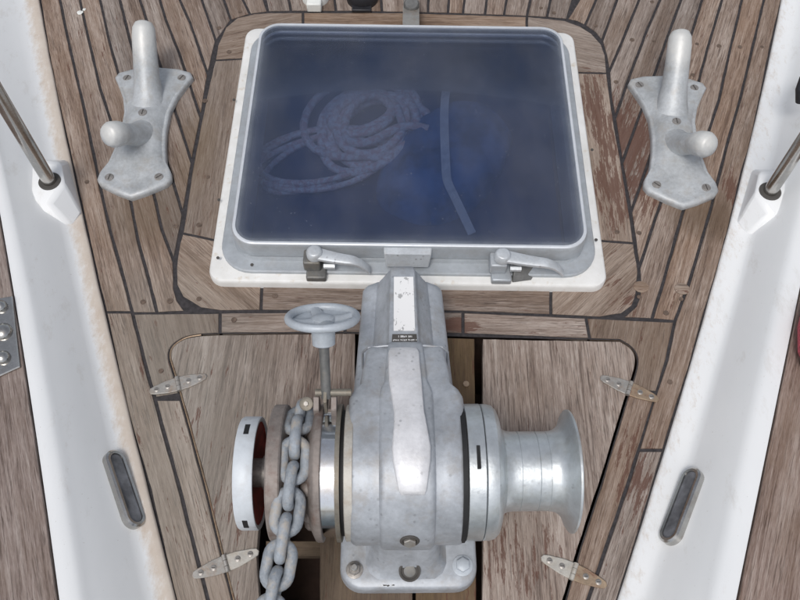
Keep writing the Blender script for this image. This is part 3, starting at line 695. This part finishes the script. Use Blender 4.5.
# ------------------------------------------------------------------ cleats
def make_cleat():
    root = thing('deck_cleat', '', 'cleat', (0, 0, 0), 'grey cast horn cleats on the side decks')
    # outline (along y, across x), near point at -y
    ol = [(0, -.190), (.030, -.177), (.064, -.158), (.072, -.145), (.070, -.130), (.058, -.105), (.050, -.06), (.046, -.02), (.047, .03), (.056, .07), (.074, .112), (.082, .128), (.076, .142), (.05, .152), (0, .158)]
    ol = ol + [(-x, y) for x, y in reversed(ol[1:-1])]
    n = len(ol); lev = []
    for k, z in ((1.0, 0), (1.01, .007), (1.0, .0115), (.96, .0148), (.90, .0155), (.84, .0140)):
        lev.append([(x*k if abs(x) < 1 else x, y*(1-(1-k)*.5), z) for x, y in ol])
    # saddle rising to the waist
    for k, zk in ((.72, .6), (.45, 1.0), (.2, 1.15)):
        lev.append([(x*k, y*(.55+.4*k), .0145+.019*zk*max(0, 1-abs(y*(.55+.4*k))/.13)) for x, y in ol])
    obj('base_plate', MB().loft(lev), M['galv'], root, ang=70)
    # long after horn and short forward horn, leaning away from each other in a V
    for (pts, rad) in (([(0, .050, .004), (0, .066, .022), (0, .09, .046), (0, .12, .075), (0, .15, .101), (0, .166, .111), (0, .174, .116), (0, .178, .118)], [.041, .031, .0260, .0245, .024, .0225, .0175, .005]),
                       ([(0, -.028, .004), (-.002, -.042, .022), (-.006, -.060, .044), (-.013, -.078, .066), (-.020, -.093, .084), (-.026, -.103, .093), (-.031, -.110, .098), (-.034, -.114, .101)], [.038, .0275, .0220, .0205, .0245, .0250, .0200, .008])):
        fine = []; fr2 = []
        for i in range(len(pts)-1):
            for q in range(3):
                fine.append(Vector(pts[i]).lerp(Vector(pts[i+1]), q/3)); fr2.append(rad[i]+(rad[i+1]-rad[i])*q/3)
        fine.append(Vector(pts[-1])); fr2.append(rad[-1])
        obj('horn', MB().tube(fine, fr2, 20, up=(1, 0, 0)), M['tipwear'], root, ang=80)
    for (x, y, z, a_) in ((-.055, .124, .0152, 70), (.060, .124, .0152, 60), (-.048, -.142, .0152, 80), (.048, -.142, .0152, 40), (.0, .008, .0350, 85)):
        sc_ = obj('screw', MB().lathe([(-.002, .0088), (.0004, .0086), (.001, .006), (.0012, .001)], (x, y, z), (0, 0, 1), 18), M['rustscrew'], root)
        u = Vector((math.cos(R(a_)), math.sin(R(a_)), 0)); v = Vector((-u.y, u.x, 0)); p = Vector((x, y, z+.0011))
        obj('slot', MB().hull([p+u*.0065*i+v*.0009*j+Vector((0, 0, k_)) for i in (-1, 1) for j in (-1, 1) for k_ in (0, .0006)]), M['slot'], sc_)
    return root
cl = make_cleat()
cr = copy_tree(cl)
cl['label'] = 'grey cast horn cleat on the left side deck, beside the hatch'
cr['label'] = 'grey cast horn cleat on the right side deck, by the peeling red varnish'
cl.location = (-.5258, 1.1237, 0); cl.rotation_euler.z = R(1.5)
cr.scale.x = -1; cr.location = (.5535, 1.1201, 0); cr.rotation_euler.z = R(-3.3)

# ------------------------------------------------------------------ locker lids
def hinge(parent, pa, pb, mat_a, mat_b):
    a = P(*pa, .003); b_ = P(*pb, .003); c = (a+b_)/2; ln = (b_-a).length/2; ang = math.atan2(b_.y-a.y, b_.x-a.x)
    h = obj('hinge', MB(), mat_a, parent); B = WP[parent.name]
    def tx(v): return Vector((c.x+v[0]*math.cos(ang)-v[1]*math.sin(ang), c.y+v[0]*math.sin(ang)+v[1]*math.cos(ang), .0012+v[2]))
    for s, mt in ((-1, mat_a), (1, mat_b)):
        ol = [(s*.003, -.0125), (s*ln*.35, -.0118), (s*ln*.8, -.0075), (s*ln*.95, -.005), (s*ln, 0), (s*ln*.95, .005), (s*ln*.8, .0075), (s*ln*.35, .0118), (s*.003, .0125)]
        if s > 0: ol = ol[::-1]
        rs = [[tx((x, y, 0)) for x, y in ol], [tx((x, y, .0022)) for x, y in ol], [tx((x, y, .003)) for x, y in inset(ol, .0009)]]
        obj('leaf', MB().loft(rs), mt, h)
        for f in (.36, .74):
            p = tx((s*ln*f, 0, .003)); obj('screw', MB().lathe([(-.0005, .0046), (.0004, .0046), (.0010, .0036), (.0011, .001)], p, (0, 0, 1), 12), M['rustscrew'], h)
            obj('screw_slot', MB().box(p.x-.0028, p.x+.0028, p.y-.0006, p.y+.0006, p.z+.0009, p.z+.0014), M['slot'], h)
    for i in range(3):
        y0 = -.0135+i*.009; obj('knuckle', MB().cyl(tx((0, y0, .003)), tx((0, 1, 0))-tx((0, 0, 0)), .0038, .0083, 12), mat_a, h)
    return h
lidL = thing('locker_lid', 'left anchor locker lid of weathered teak beside the chain', 'hatch lid', P(260, 430, 0))
lp = list(reversed(LL))+[(257, 690), (272, 690), (262, 600), (259, 555), (262, 520), (300, 505), (330, 500), (346, 470), (348, 400), (348, 333.5)]
plank('lid_board', LL+[(357, 332), (357, 470), (330, 500), (300, 505), (262, 515), (259, 555), (262, 600), (268, 690), (257, 690)], M['lid'], lidL, (.03, 1), z=.0008, g=.0036, th=.02)
es = [P(x+1.2, y+.3, -.003) for x, y in up(LL[:-1])]
obj('edge_strip', MB().tube(es, .0016, 6), M['hingebrass'], lidL)
hinge(lidL, (149, 392), (207, 376), M['hinge'], M['hinge'])
hinge(lidL, (192, 576), (259, 551), M['hinge'], M['cream'])
lidR = thing('locker_lid', 'right anchor locker lid of weathered teak beside the warping drum', 'hatch lid', P(550, 440, 0))
plank('lid_board', [(481, 337.5)]+LR+[(538, 690), (480, 690)], M['lid'], lidR, (.0, 1), z=.0008, g=.0036, th=.02)
hinge(lidR, (600, 377), (659, 400), M['hinge'], M['hingebrass'])
hinge(lidR, (541, 557), (607, 586), M['cream'], M['hingebrass'])
# centre boards under the windlass
plank('centre_plank', [(359, 334), (414, 335.2), (414, 690), (322, 690), (318, 600), (318, 545), (322, 508), (359, 480)], M['centre'], deck, (0, 1), z=-.001, th=.03)
plank('centre_plank', [(414, 335.2), (476, 337), (477, 450), (478, 600), (478, 690), (414, 690)], M['centre'], deck, (0, 1), z=-.0015, th=.03)
q_ = [P(266, 541, -.016), P(352, 541, -.016), P(352, 556, -.016), P(266, 556, -.016)]
obj('ledge_board', MB().prism([(p.x, p.y) for p in q_], -.034, -.016, .001), M['centre'], deck)
p = P(466, 384, 0); obj('nail_head', MB().cyl(p, (0, 0, 1), .0055, .002, 14, .0008), M['hingebrass'], deck)

# ------------------------------------------------------------------ windlass
AX = Vector((0, .360, .135)); CX = .0125
YAW = R(1.2)
wl = thing('anchor_windlass', 'silver grey electric anchor windlass with warping drum and chain wheel', 'windlass', (CX, .36, 0))
RB = .100
prof = []
for k in range(46):
    th = R(212-(212-76)*k/45); prof.append((AX.y+RB*math.cos(th), AX.z-.005+RB*math.sin(th), .081, math.cos(th), math.sin(th)))
y0_, z0_ = prof[-1][0], prof[-1][1]; tn = R(76-90)
for k in range(1, 15):
    y = y0_+(.532-y0_)*k/14; z = z0_+(y-y0_)*math.tan(tn)
    f = min(1, max(0, (y-.452)/.016)); f = f*f*(3-2*f); wv = .081-.0145*f-.0085*max(0, (y-.475)/.057)
    prof.append((y, z, wv, -math.sin(tn)*1.0, math.cos(tn)))
yb, zb = prof[-1][0], prof[-1][1]
for k, (dy, dz) in enumerate(((.003, -.003), (.005, -.008), (.006, -.05), (.006, -.15))): prof.append((yb+dy, zb+dz, .057, 1, .2))
XP = [(-1, .020), (-.995, .012), (-.97, .0055), (-.93, .0018), (-.87, 0), (-.62, 0), (-.50, .0006), (-.465, .0002), (-.435, -.0040), (-.40, -.0058), (-.34, -.0062), (0, -.0064)]
XP = XP + [(-a, b_) for a, b_ in reversed(XP[:-1])]
rings = []
for (y, z, wv, ny, nzv) in prof: rings.append([(CX+wv*a, y-ny*dd, z-nzv*dd) for a, dd in XP])
mb = MB().loft(rings, False, False)
n = len(XP)
for e, s in ((0, -1), (n-1, 1)):
    idx = [i*n+e for i in range(len(rings))]; ci = len(mb.v); mb.v.append(Vector((CX+s*.075, .40, .08))); mb.f += [(idx[i], idx[i+1], ci) for i in range(len(idx)-1)]
obj('gearbox', mb, M['silver'], wl, ang=50)
# collar line where the cover meets the gearbox
obj('joint_ridge', MB().tube([(CX-.066, .533, .10), (CX-.064, .533, zb-.02), (CX-.055, .533, zb-.004), (CX-.03, .533, zb+.0015), (CX+.03, .533, zb+.0015), (CX+.055, .533, zb-.004), (CX+.064, .533, zb-.02), (CX+.066, .533, .10)], .0019, 8), M['silver'], wl)
# motor cover behind
rings = []
for k in range(13):
    f = (-.3, 0, .125, .25, .375, .5, .625, .75, .86, .92, .965, .99, 1.0)[k]; y = .531+.168*f; ff = max(f, 0)
    w3, w2, w1 = .0725-.009*ff+(.004 if f < 0 else 0), .050-.009*f, .0245-.0045*f; dz = -.008*ff
    if f > .9: q_ = (f-.9)/.1; dz -= .010*q_*q_; w3 -= .010*q_*q_; w2 -= .006*q_*q_; w1 -= .003*q_*q_
    h_ = [(-w3, .0), (-w3, .085), (-w3+.001, .101), (-w3+.005, .110), (-w2-.004, .118), (-w2, .119), (-w2+.002, .126), (-w2+.005, .131), (-w1-.005, .152), (-w1-.001, .156), (-w1, .164), (-w1+.002, .1665)]
    h_ = h_+[(-a, b_) for a, b_ in reversed(h_)]
    rings.append([(.0105+a*(1.05 if abs(a) > w2 else 1), y, max(b_+(dz if b_ > .01 else 0), 0)-(.03 if f < 0 and b_ > .12 else 0)) for a, b_ in h_])
obj('motor_cover', MB().loft(rings), M['silver'], wl, bev=.0008)
# label on the cover
def lab_quad(y0, y1, x0, x1, zt, th=.0008):
    f0 = (y0-.531)/.168; f1 = (y1-.531)/.168
    return MB().hull([(x, y, .1665-.008*f+q) for x, y, f in ((x0, y0, f0), (x1, y0, f0), (x0+.001, y1, f1), (x1-.001, y1, f1)) for q in (.0001, zt)])
cxx = .0118
obj('white_label', lab_quad(.572, .672, cxx-.0165, cxx+.0165, .0009), M['sticker'], wl)
obj('maker_plate', lab_quad(.551, .566, cxx-.0195, cxx+.0195, .0012), M['slot'], wl)
for k in range(22):   # illegible worn letters
    if k % 7 == 6: continue
    x = cxx-.0175+k*.00166
    for yy in ((.5535, .5570), (.5595, .5635)):
        if yy[0] > .558 and (k < 5 or k > 17): continue
        obj('worn_letter', lab_quad(yy[0]+rnd.uniform(0, .001), yy[1]-rnd.uniform(0, .0012), x, x+rnd.uniform(.0006, .0012), .0016), M['sticker'], wl)
# polished cap following the top
tab = [(345, 14, 406), (352, 15.5, 406), (365, 16, 406.3), (380, 16.5, 407), (395, 15.7, 408.5), (410, 15.2, 410), (425, 16.8, 411), (446, 19.6, 411.5), (462, 19, 411.5), (478, 16.5, 411.5), (490, 14.3, 411.7), (497, 12.8, 412)]
dense = []
for i in range(len(prof)-5):
    for q in range(5):
        f = q/5; dense.append(tuple(prof[i][j]*(1-f)+prof[i+1][j]*f for j in range(5)))
rings = []
for py, hw, cpx in tab:
    s = min(dense, key=lambda d: abs(row((CX, d[0]+d[3]*.015, d[1]+d[4]*.015))-py)); y, z, _, ny, nzv = s
    c = P(cpx, py, z+.015); wv = (P(cpx+hw, py, z+.015)-P(cpx-hw, py, z+.015)).length/2
    pr = [(-1, .002), (-1.0, .0115), (-.97, .0145), (-.9, .016), (-.4, .0168), (0, .017)]
    pr = pr+[(-a, b_) for a, b_ in reversed(pr[:-1])]
    e = .55 if py in (345, 497) else 1
    rings.append([(c.x+wv*a*(1 if e == 1 else .97), y+ny*b_*e, z+nzv*b_*e) for a, b_ in pr])
obj('polished_cap', MB().loft(rings), M['polished'], wl, ang=50)
# base flange
pl_ = rrect(CX-.0985, CX+.1055, .219, .50, .034, 8)
obj('base_flange', MB().loft([[(x, y, -.001) for x, y in inset(pl_, -.001)], [(x, y, .014) for x, y in pl_], [(x, y, .019) for x, y in inset(pl_, .0015)], [(x, y, .0215) for x, y in inset(pl_, .005)], [(x, y, .022) for x, y in inset(pl_, .02)]]), M['silver'], wl, ang=60)
rings = []
for z, hw, yf in ((.02, .062, .232), (.026, .056, .238), (.038, .051, .246), (.06, .048, .255), (.085, .046, .264), (.11, .045, .272)):
    rings.append([(CX-hw, .36, z), (CX-hw, yf+.022, z), (CX-hw+.006, yf+.008, z), (CX-hw+.018, yf, z), (CX, yf-.001, z), (CX+hw-.018, yf, z), (CX+hw-.006, yf+.008, z), (CX+hw, yf+.022, z), (CX+hw, .36, z)])
obj('front_skirt', MB().loft(rings), M['silver'], wl, ang=70)
obj('side_foot', MB().box(CX-.078, CX+.078, .29, .50, .018, .10), M['silver'], wl, bev=.006)
# bolts on the flange
def hexbolt(p, r_, stud):
    b1 = obj('flange_bolt', MB().lathe([(0, r_*1.45), (.002, r_*1.45), (.0025, r_*1.3)], p, (0, 0, 1), 24).lathe([(.002, r_), (.010, r_), (.011, r_*.85)], p, (0, 0, 1), 6), M['rustscrew'] if stud else M['wheel'], wl)
    if stud: obj('stud', MB().cyl(p+Vector((0, 0, .010)), (0, 0, 1), r_*.55, .012, 14, .001), M['steel'], b1)
hexbolt(P(353, 569, .022), .0088, True); hexbolt(P(461, 567, .022), .0105, False)
# oil plug and drain on the front
for th, r_, mm in ((165, .0115, 'rustscrew'),):
    n_ = Vector((0, math.cos(R(th)), math.sin(R(th)))); c = Vector((CX+.003, AX.y, AX.z-.005))+n_*(RB+.0035)
    n2 = Vector((0, -.75, .66))
    obj('plug_recess', MB().lathe([(-.006, .0135), (.0035, .0135), (.005, .0122), (.0046, .010), (.003, .009)], c, n_, 28), M['slot'], wl)
    obj('oil_plug', MB().lathe([(0, .0088), (.0095, .0088), (.0105, .0078)], c-n_*.001, n_+n2*.6, 6), M['hinge'], wl)
c = P(408, 570, .037)+Vector((0, -.002, .002))
obj('drain_recess', MB().lathe([(-.006, .0160), (.0012, .0160), (.0016, .0135), (-.001, .0115), (-.003, .001)], c, (0, -.55, .84), 28), M['slot'], wl)
obj('drain_plug', MB().lathe([(-.004, .0088), (.0005, .0088), (.001, .006)], c, (0, -.55, .84), 18), M['darkalu'], wl)
for (x, y) in ((383, 585), (387, 585.5), (391, 585)):
    p = P(x, y, .0212); obj('paint_chip', MB().hull([p+Vector((rnd.uniform(-.003, .003), rnd.uniform(-.0015, .0015), q_)) for _ in range(6) for q_ in (0, .0005)]), M['slot'], wl)
# warping drum, right of the picture
def lx(name, pr, mt, n=72, parent=None, ang=35, cap=True): return obj(name, MB().lathe([(a, r_) for a, r_ in pr], AX, (1, 0, 0), n, cap), mt, parent or wl, ang=ang)
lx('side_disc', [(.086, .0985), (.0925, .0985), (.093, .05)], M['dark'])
wd = lx('drum_ring', [(.0935, .05), (.0935, .0945), (.0945, .096), (.1165, .096), (.1175, .0945), (.118, .05)], M['drum'])
lx('warping_drum', [(.1185, .05), (.1185, .0945), (.1195, .0955), (.127, .0955), (.1345, .0935), (.1395, .0885), (.1425, .081), (.144, .073), (.146, .065), (.1495, .0595), (.155, .0570), (.162, .0560),
    (.1702, .056), (.1707, .0553), (.1713, .056), (.1955, .056), (.1962, .0550), (.1969, .056), (.2105, .0560), (.2110, .0554), (.2116, .0560), (.219, .0566), (.225, .0585), (.2305, .0625), (.235, .0685), (.2385, .0755), (.2412, .0835), (.2435, .0868), (.2462, .0868), (.2478, .084), (.2465, .06), (.2465, .02)], M['drum'], 96, ang=30)
obj('key_slot', MB().box(.1045, .1092, .333, .364, .2265, .2325), M['dark'], wl)
# chain wheel side
lx('backing_disc', [(-.060, .04), (-.060, .094), (-.061, .0955), (-.0715, .0955), (-.0725, .094), (-.0725, .04)], M['cream'])
lx('brake_dark_band', [(-.0725, .088), (-.0782, .088)], M['dark'])  # black band between the backing disc and the inner flange
lx('inner_flange', [(-.0780, .04), (-.0780, .0965), (-.0842, .0965), (-.085, .04)], M['brass'])
lx('brake_drum', [(-.0845, .04), (-.0845, .0895), (-.1045, .0895), (-.1045, .04)], M['chrome'], 96)
gy = lx('chain_wheel', [(-.1035, .04), (-.1035, .0955), (-.1045, .0965), (-.111, .0965), (-.1135, .095), (-.1185, .085), (-.124, .073), (-.130, .064), (-.138, .061), (-.146, .064), (-.151, .073), (-.1545, .085), (-.1565, .095), (-.1585, .0965), (-.174, .0965), (-.176, .0945), (-.1765, .07), (-.1765, .02)], M['bronze'], 84)
for k in range(10):
    a_ = 2*math.pi*(k+.5)/10; e = Vector((0, math.cos(a_), math.sin(a_)))
    for xx, sx in ((-.1205, 1), (-.153, -1)):
        b0 = AX+Vector((xx, 0, 0))+e*.064; obj('wheel_tooth', MB().lathe([(-.004, .014), (.012, .0105), (.016, .006), (.017, .001)], b0, e, 10), M['bronze'], wl)
lx('shaft', [(-.215, .012), (-.205, .0205), (-.192, .0205), (-.191, .024), (-.184, .024), (-.183, .021), (-.172, .021)], M['rustscrew'], 28)
lx('clutch_wheel', [(-.196, .0725), (-.1945, .0755), (-.1948, .0785), (-.1965, .0795), (-.2185, .0795), (-.2212, .0780), (-.222, .074), (-.2225, .03), (-.226, .018), (-.226, .001), (-.215, .001), (-.215, .0725), (-.196, .0725)], M['whitepaint'], 72, cap=False)
lx('red_face', [(-.2105, .001), (-.210, .02), (-.1985, .0712), (-.1968, .0722), (-.2145, .0722)], M['red'], 48)
for a_ in (60, 168):
    e = Vector((0, math.cos(R(a_)), math.sin(R(a_)))); tg = Vector((0, -e.z, e.y)); c = AX+Vector((-.2080, 0, 0))+e*.0785
    obj('rim_slot', MB().hull([c+Vector((i*.0035, 0, 0))+tg*j*.010+e*k_ for i in (-1, 1) for j in (-1, 1) for k_ in (-.004, .0012)]), M['dark'], wl)
# brake gear: lugs, pin, stem and handwheel
pz = .222
pin = P(333, 391, pz)
x0, x1 = P(314.5, 391, pz).x, P(351, 391, pz).x
obj('brake_pin', MB().cyl((x0+.003, pin.y, pz), (1, 0, 0), .0052, x1-x0, 18, .001), M['brass'], wl)
xs = P(327, 391, pz).x
obj('brake_lug', MB().hull([(xs+i*.0022, pin.y+a_, pz+b_) for i in (-1, 1) for a_, b_ in ((-.022, -.022), (-.018, .006), (.012, .012), (.016, .0), (.006, -.03))]), M['brass'], wl, bev=.001)
for xq in (P(317.5, 400, pz-.005).x, P(335, 400, pz-.005).x):
    obj('band_end', MB().hull([(xq+i*.004, pin.y-.014+a_, pz-.012+b_) for i in (-1, 1) for a_, b_ in ((-.014, -.012), (-.010, .006), (.008, .012), (.014, -.002), (.008, -.03))]), M['bronze'], wl, bev=.0015)
c = P(308, 402, pz-.012)
obj('washer', MB().lathe([(0, .0098), (.003, .0098), (.0035, .009), (.0035, .0035), (.002, .003)], c, (-.15, -.35, 1), 22), M['brass'], wl)
obj('washer_bolt', MB().cyl(c, (-.15, -.35, 1), .0035, .0055, 6), M['rustscrew'], wl)
sd_ = Vector((0, math.cos(R(48)), math.sin(R(48))))
s0 = Vector((P(327, 396, pz).x+.0005, pin.y-.006, pz-.004)); wc = Vector((P(325, 321, .302).x, .5165, .302))
sdv = (wc-s0).normalized()
obj('brake_stem', MB().tube([s0, s0.lerp(wc, .5), wc], .0070, 16), M['darkalu'], wl)
hwl = obj('handwheel', MB().tube([wc+sdv*.004+(Vector((1, 0, 0))*math.cos(a_)+sdv.cross(Vector((1, 0, 0)))*math.sin(a_))*.0455 for a_ in (2*math.pi*k/48 for k in range(48))], .0058, 12, closed=True, up=sdv[:]), M['wheel'], wl)
obj('wheel_hub', MB().lathe([(-.036, .0125), (-.034, .0155), (-.010, .0165), (-.004, .0180), (.004, .0165), (.007, .010), (.008, .001)], wc, sdv, 28), M['wheel'], hwl)
obj('wheel_web', MB().lathe([(-.0035, .012), (-.003, .030), (-.001, .043), (.001, .043), (-.0005, .030), (-.001, .012)], wc, sdv, 40, False), M['wheel'], hwl)
for k in range(4):
    a_ = R(20+90*k); e = Vector((1, 0, 0))*math.cos(a_)+sdv.cross(Vector((1, 0, 0)))*math.sin(a_)
    obj('spoke', MB().tube([wc+e*.010, wc+sdv*.001+e*.028, wc+sdv*.004+e*.044], [.0105, .0085, .0075], 10, flat=.45, up=sdv[:]), M['wheel'], hwl)

wl.rotation_euler.z = YAW

# ------------------------------------------------------------------ anchor chain
ch = thing('anchor_chain', 'galvanised anchor chain running over the chain wheel towards the bow', 'chain', (-.1445, .36, .22))
path = []
Rc = .0795
for k in range(60):
    th = R(-55+k*155/59); path.append(Vector((-.1385, AX.y+Rc*math.cos(th), AX.z+Rc*math.sin(th))))
e_ = path[-1]; d_ = (path[-1]-path[-2]).normalized()
endp = P(272, 600, .178)
for k in range(1, 50):
    f = k/30; path.append(Vector((e_.x+(endp.x-e_.x)*f*(.6+.4*min(f, 1)), e_.y+(endp.y-e_.y)*f, e_.z+(endp.z-e_.z)*f)))
cum = [0]
for i in range(1, len(path)): cum.append(cum[-1]+(path[i]-path[i-1]).length)
def at_s(s):
    for i in range(1, len(cum)):
        if cum[i] >= s:
            f = (s-cum[i-1])/(cum[i]-cum[i-1]); return path[i-1].lerp(path[i], f), (path[i]-path[i-1]).normalized()
    return path[-1], (path[-1]-path[-2]).normalized()
wire = .0076; hlf = .0110; rr_ = .0152; lp = []
for k in range(12): a_ = R(-90+180*k/11); lp.append((hlf+rr_*math.cos(a_), rr_*math.sin(a_)))
for k in range(12): a_ = R(90+180*k/11); lp.append((-hlf+rr_*math.cos(a_), rr_*math.sin(a_)))
base = MB().tube([(x, y, 0) for x, y in lp], wire, 12, closed=True, up=(0, 0, 1))
lm = bpy.data.meshes.new('link'); lm.from_pydata(base.v, [], base.f)
for p in lm.polygons: p.use_smooth = True
lm.materials.append(M['chain'])
s = .012; i = 0
while s < cum[-1]-.01:
    p, d = at_s(s); x = Vector((1, 0, 0)); nrm = d.cross(x).normalized(); side = nrm.cross(d).normalized()
    roll = (0 if i % 2 == 0 else math.pi/2)+rnd.uniform(-.09, .09)
    v = side*math.cos(roll)+nrm*math.sin(roll); w_ = d.cross(v)
    o = bpy.data.objects.new('link', lm); COL.objects.link(o); o.parent = ch
    mx = Matrix(((d.x, v.x, w_.x, p.x-ch.location.x), (d.y, v.y, w_.y, p.y-ch.location.y), (d.z, v.z, w_.z, p.z-ch.location.z), (0, 0, 0, 1)))
    o.matrix_local = mx; s += .0335; i += 1

# ------------------------------------------------------------------ fittings aft of the hatch
c = P(315, -9, .02)
f1 = thing('deck_filler', 'white round plastic deck fitting behind the hatch', 'deck fitting', c)
obj('ring', MB().lathe([(-.02, .031), (.004, .031), (.009, .028), (.010, .020), (.004, .017), (.004, .001)], c, (0, 0, 1), 36), M['plastic'], f1)
obj('tab', MB().box(c.x-.0165, c.x+.0165, c.y-.047, c.y-.026, -.001, .022), M['plastic'], f1, bev=.003)
c = P(362, -8, .02)
f2 = thing('rubber_vent', 'black rubber dome standing on the deck behind the hatch', 'deck fitting', c)
obj('dome', MB().lathe([(-.02, .036), (-.008, .037), (.006, .034), (.018, .026), (.025, .014), (.027, .001)], c, (0, 0, 1), 32), M['rubber'], f2)
obj('foot', MB().box(c.x-.022, c.x+.022, c.y-.046, c.y-.02, -.001, .008), M['rubber'], f2, bev=.002)
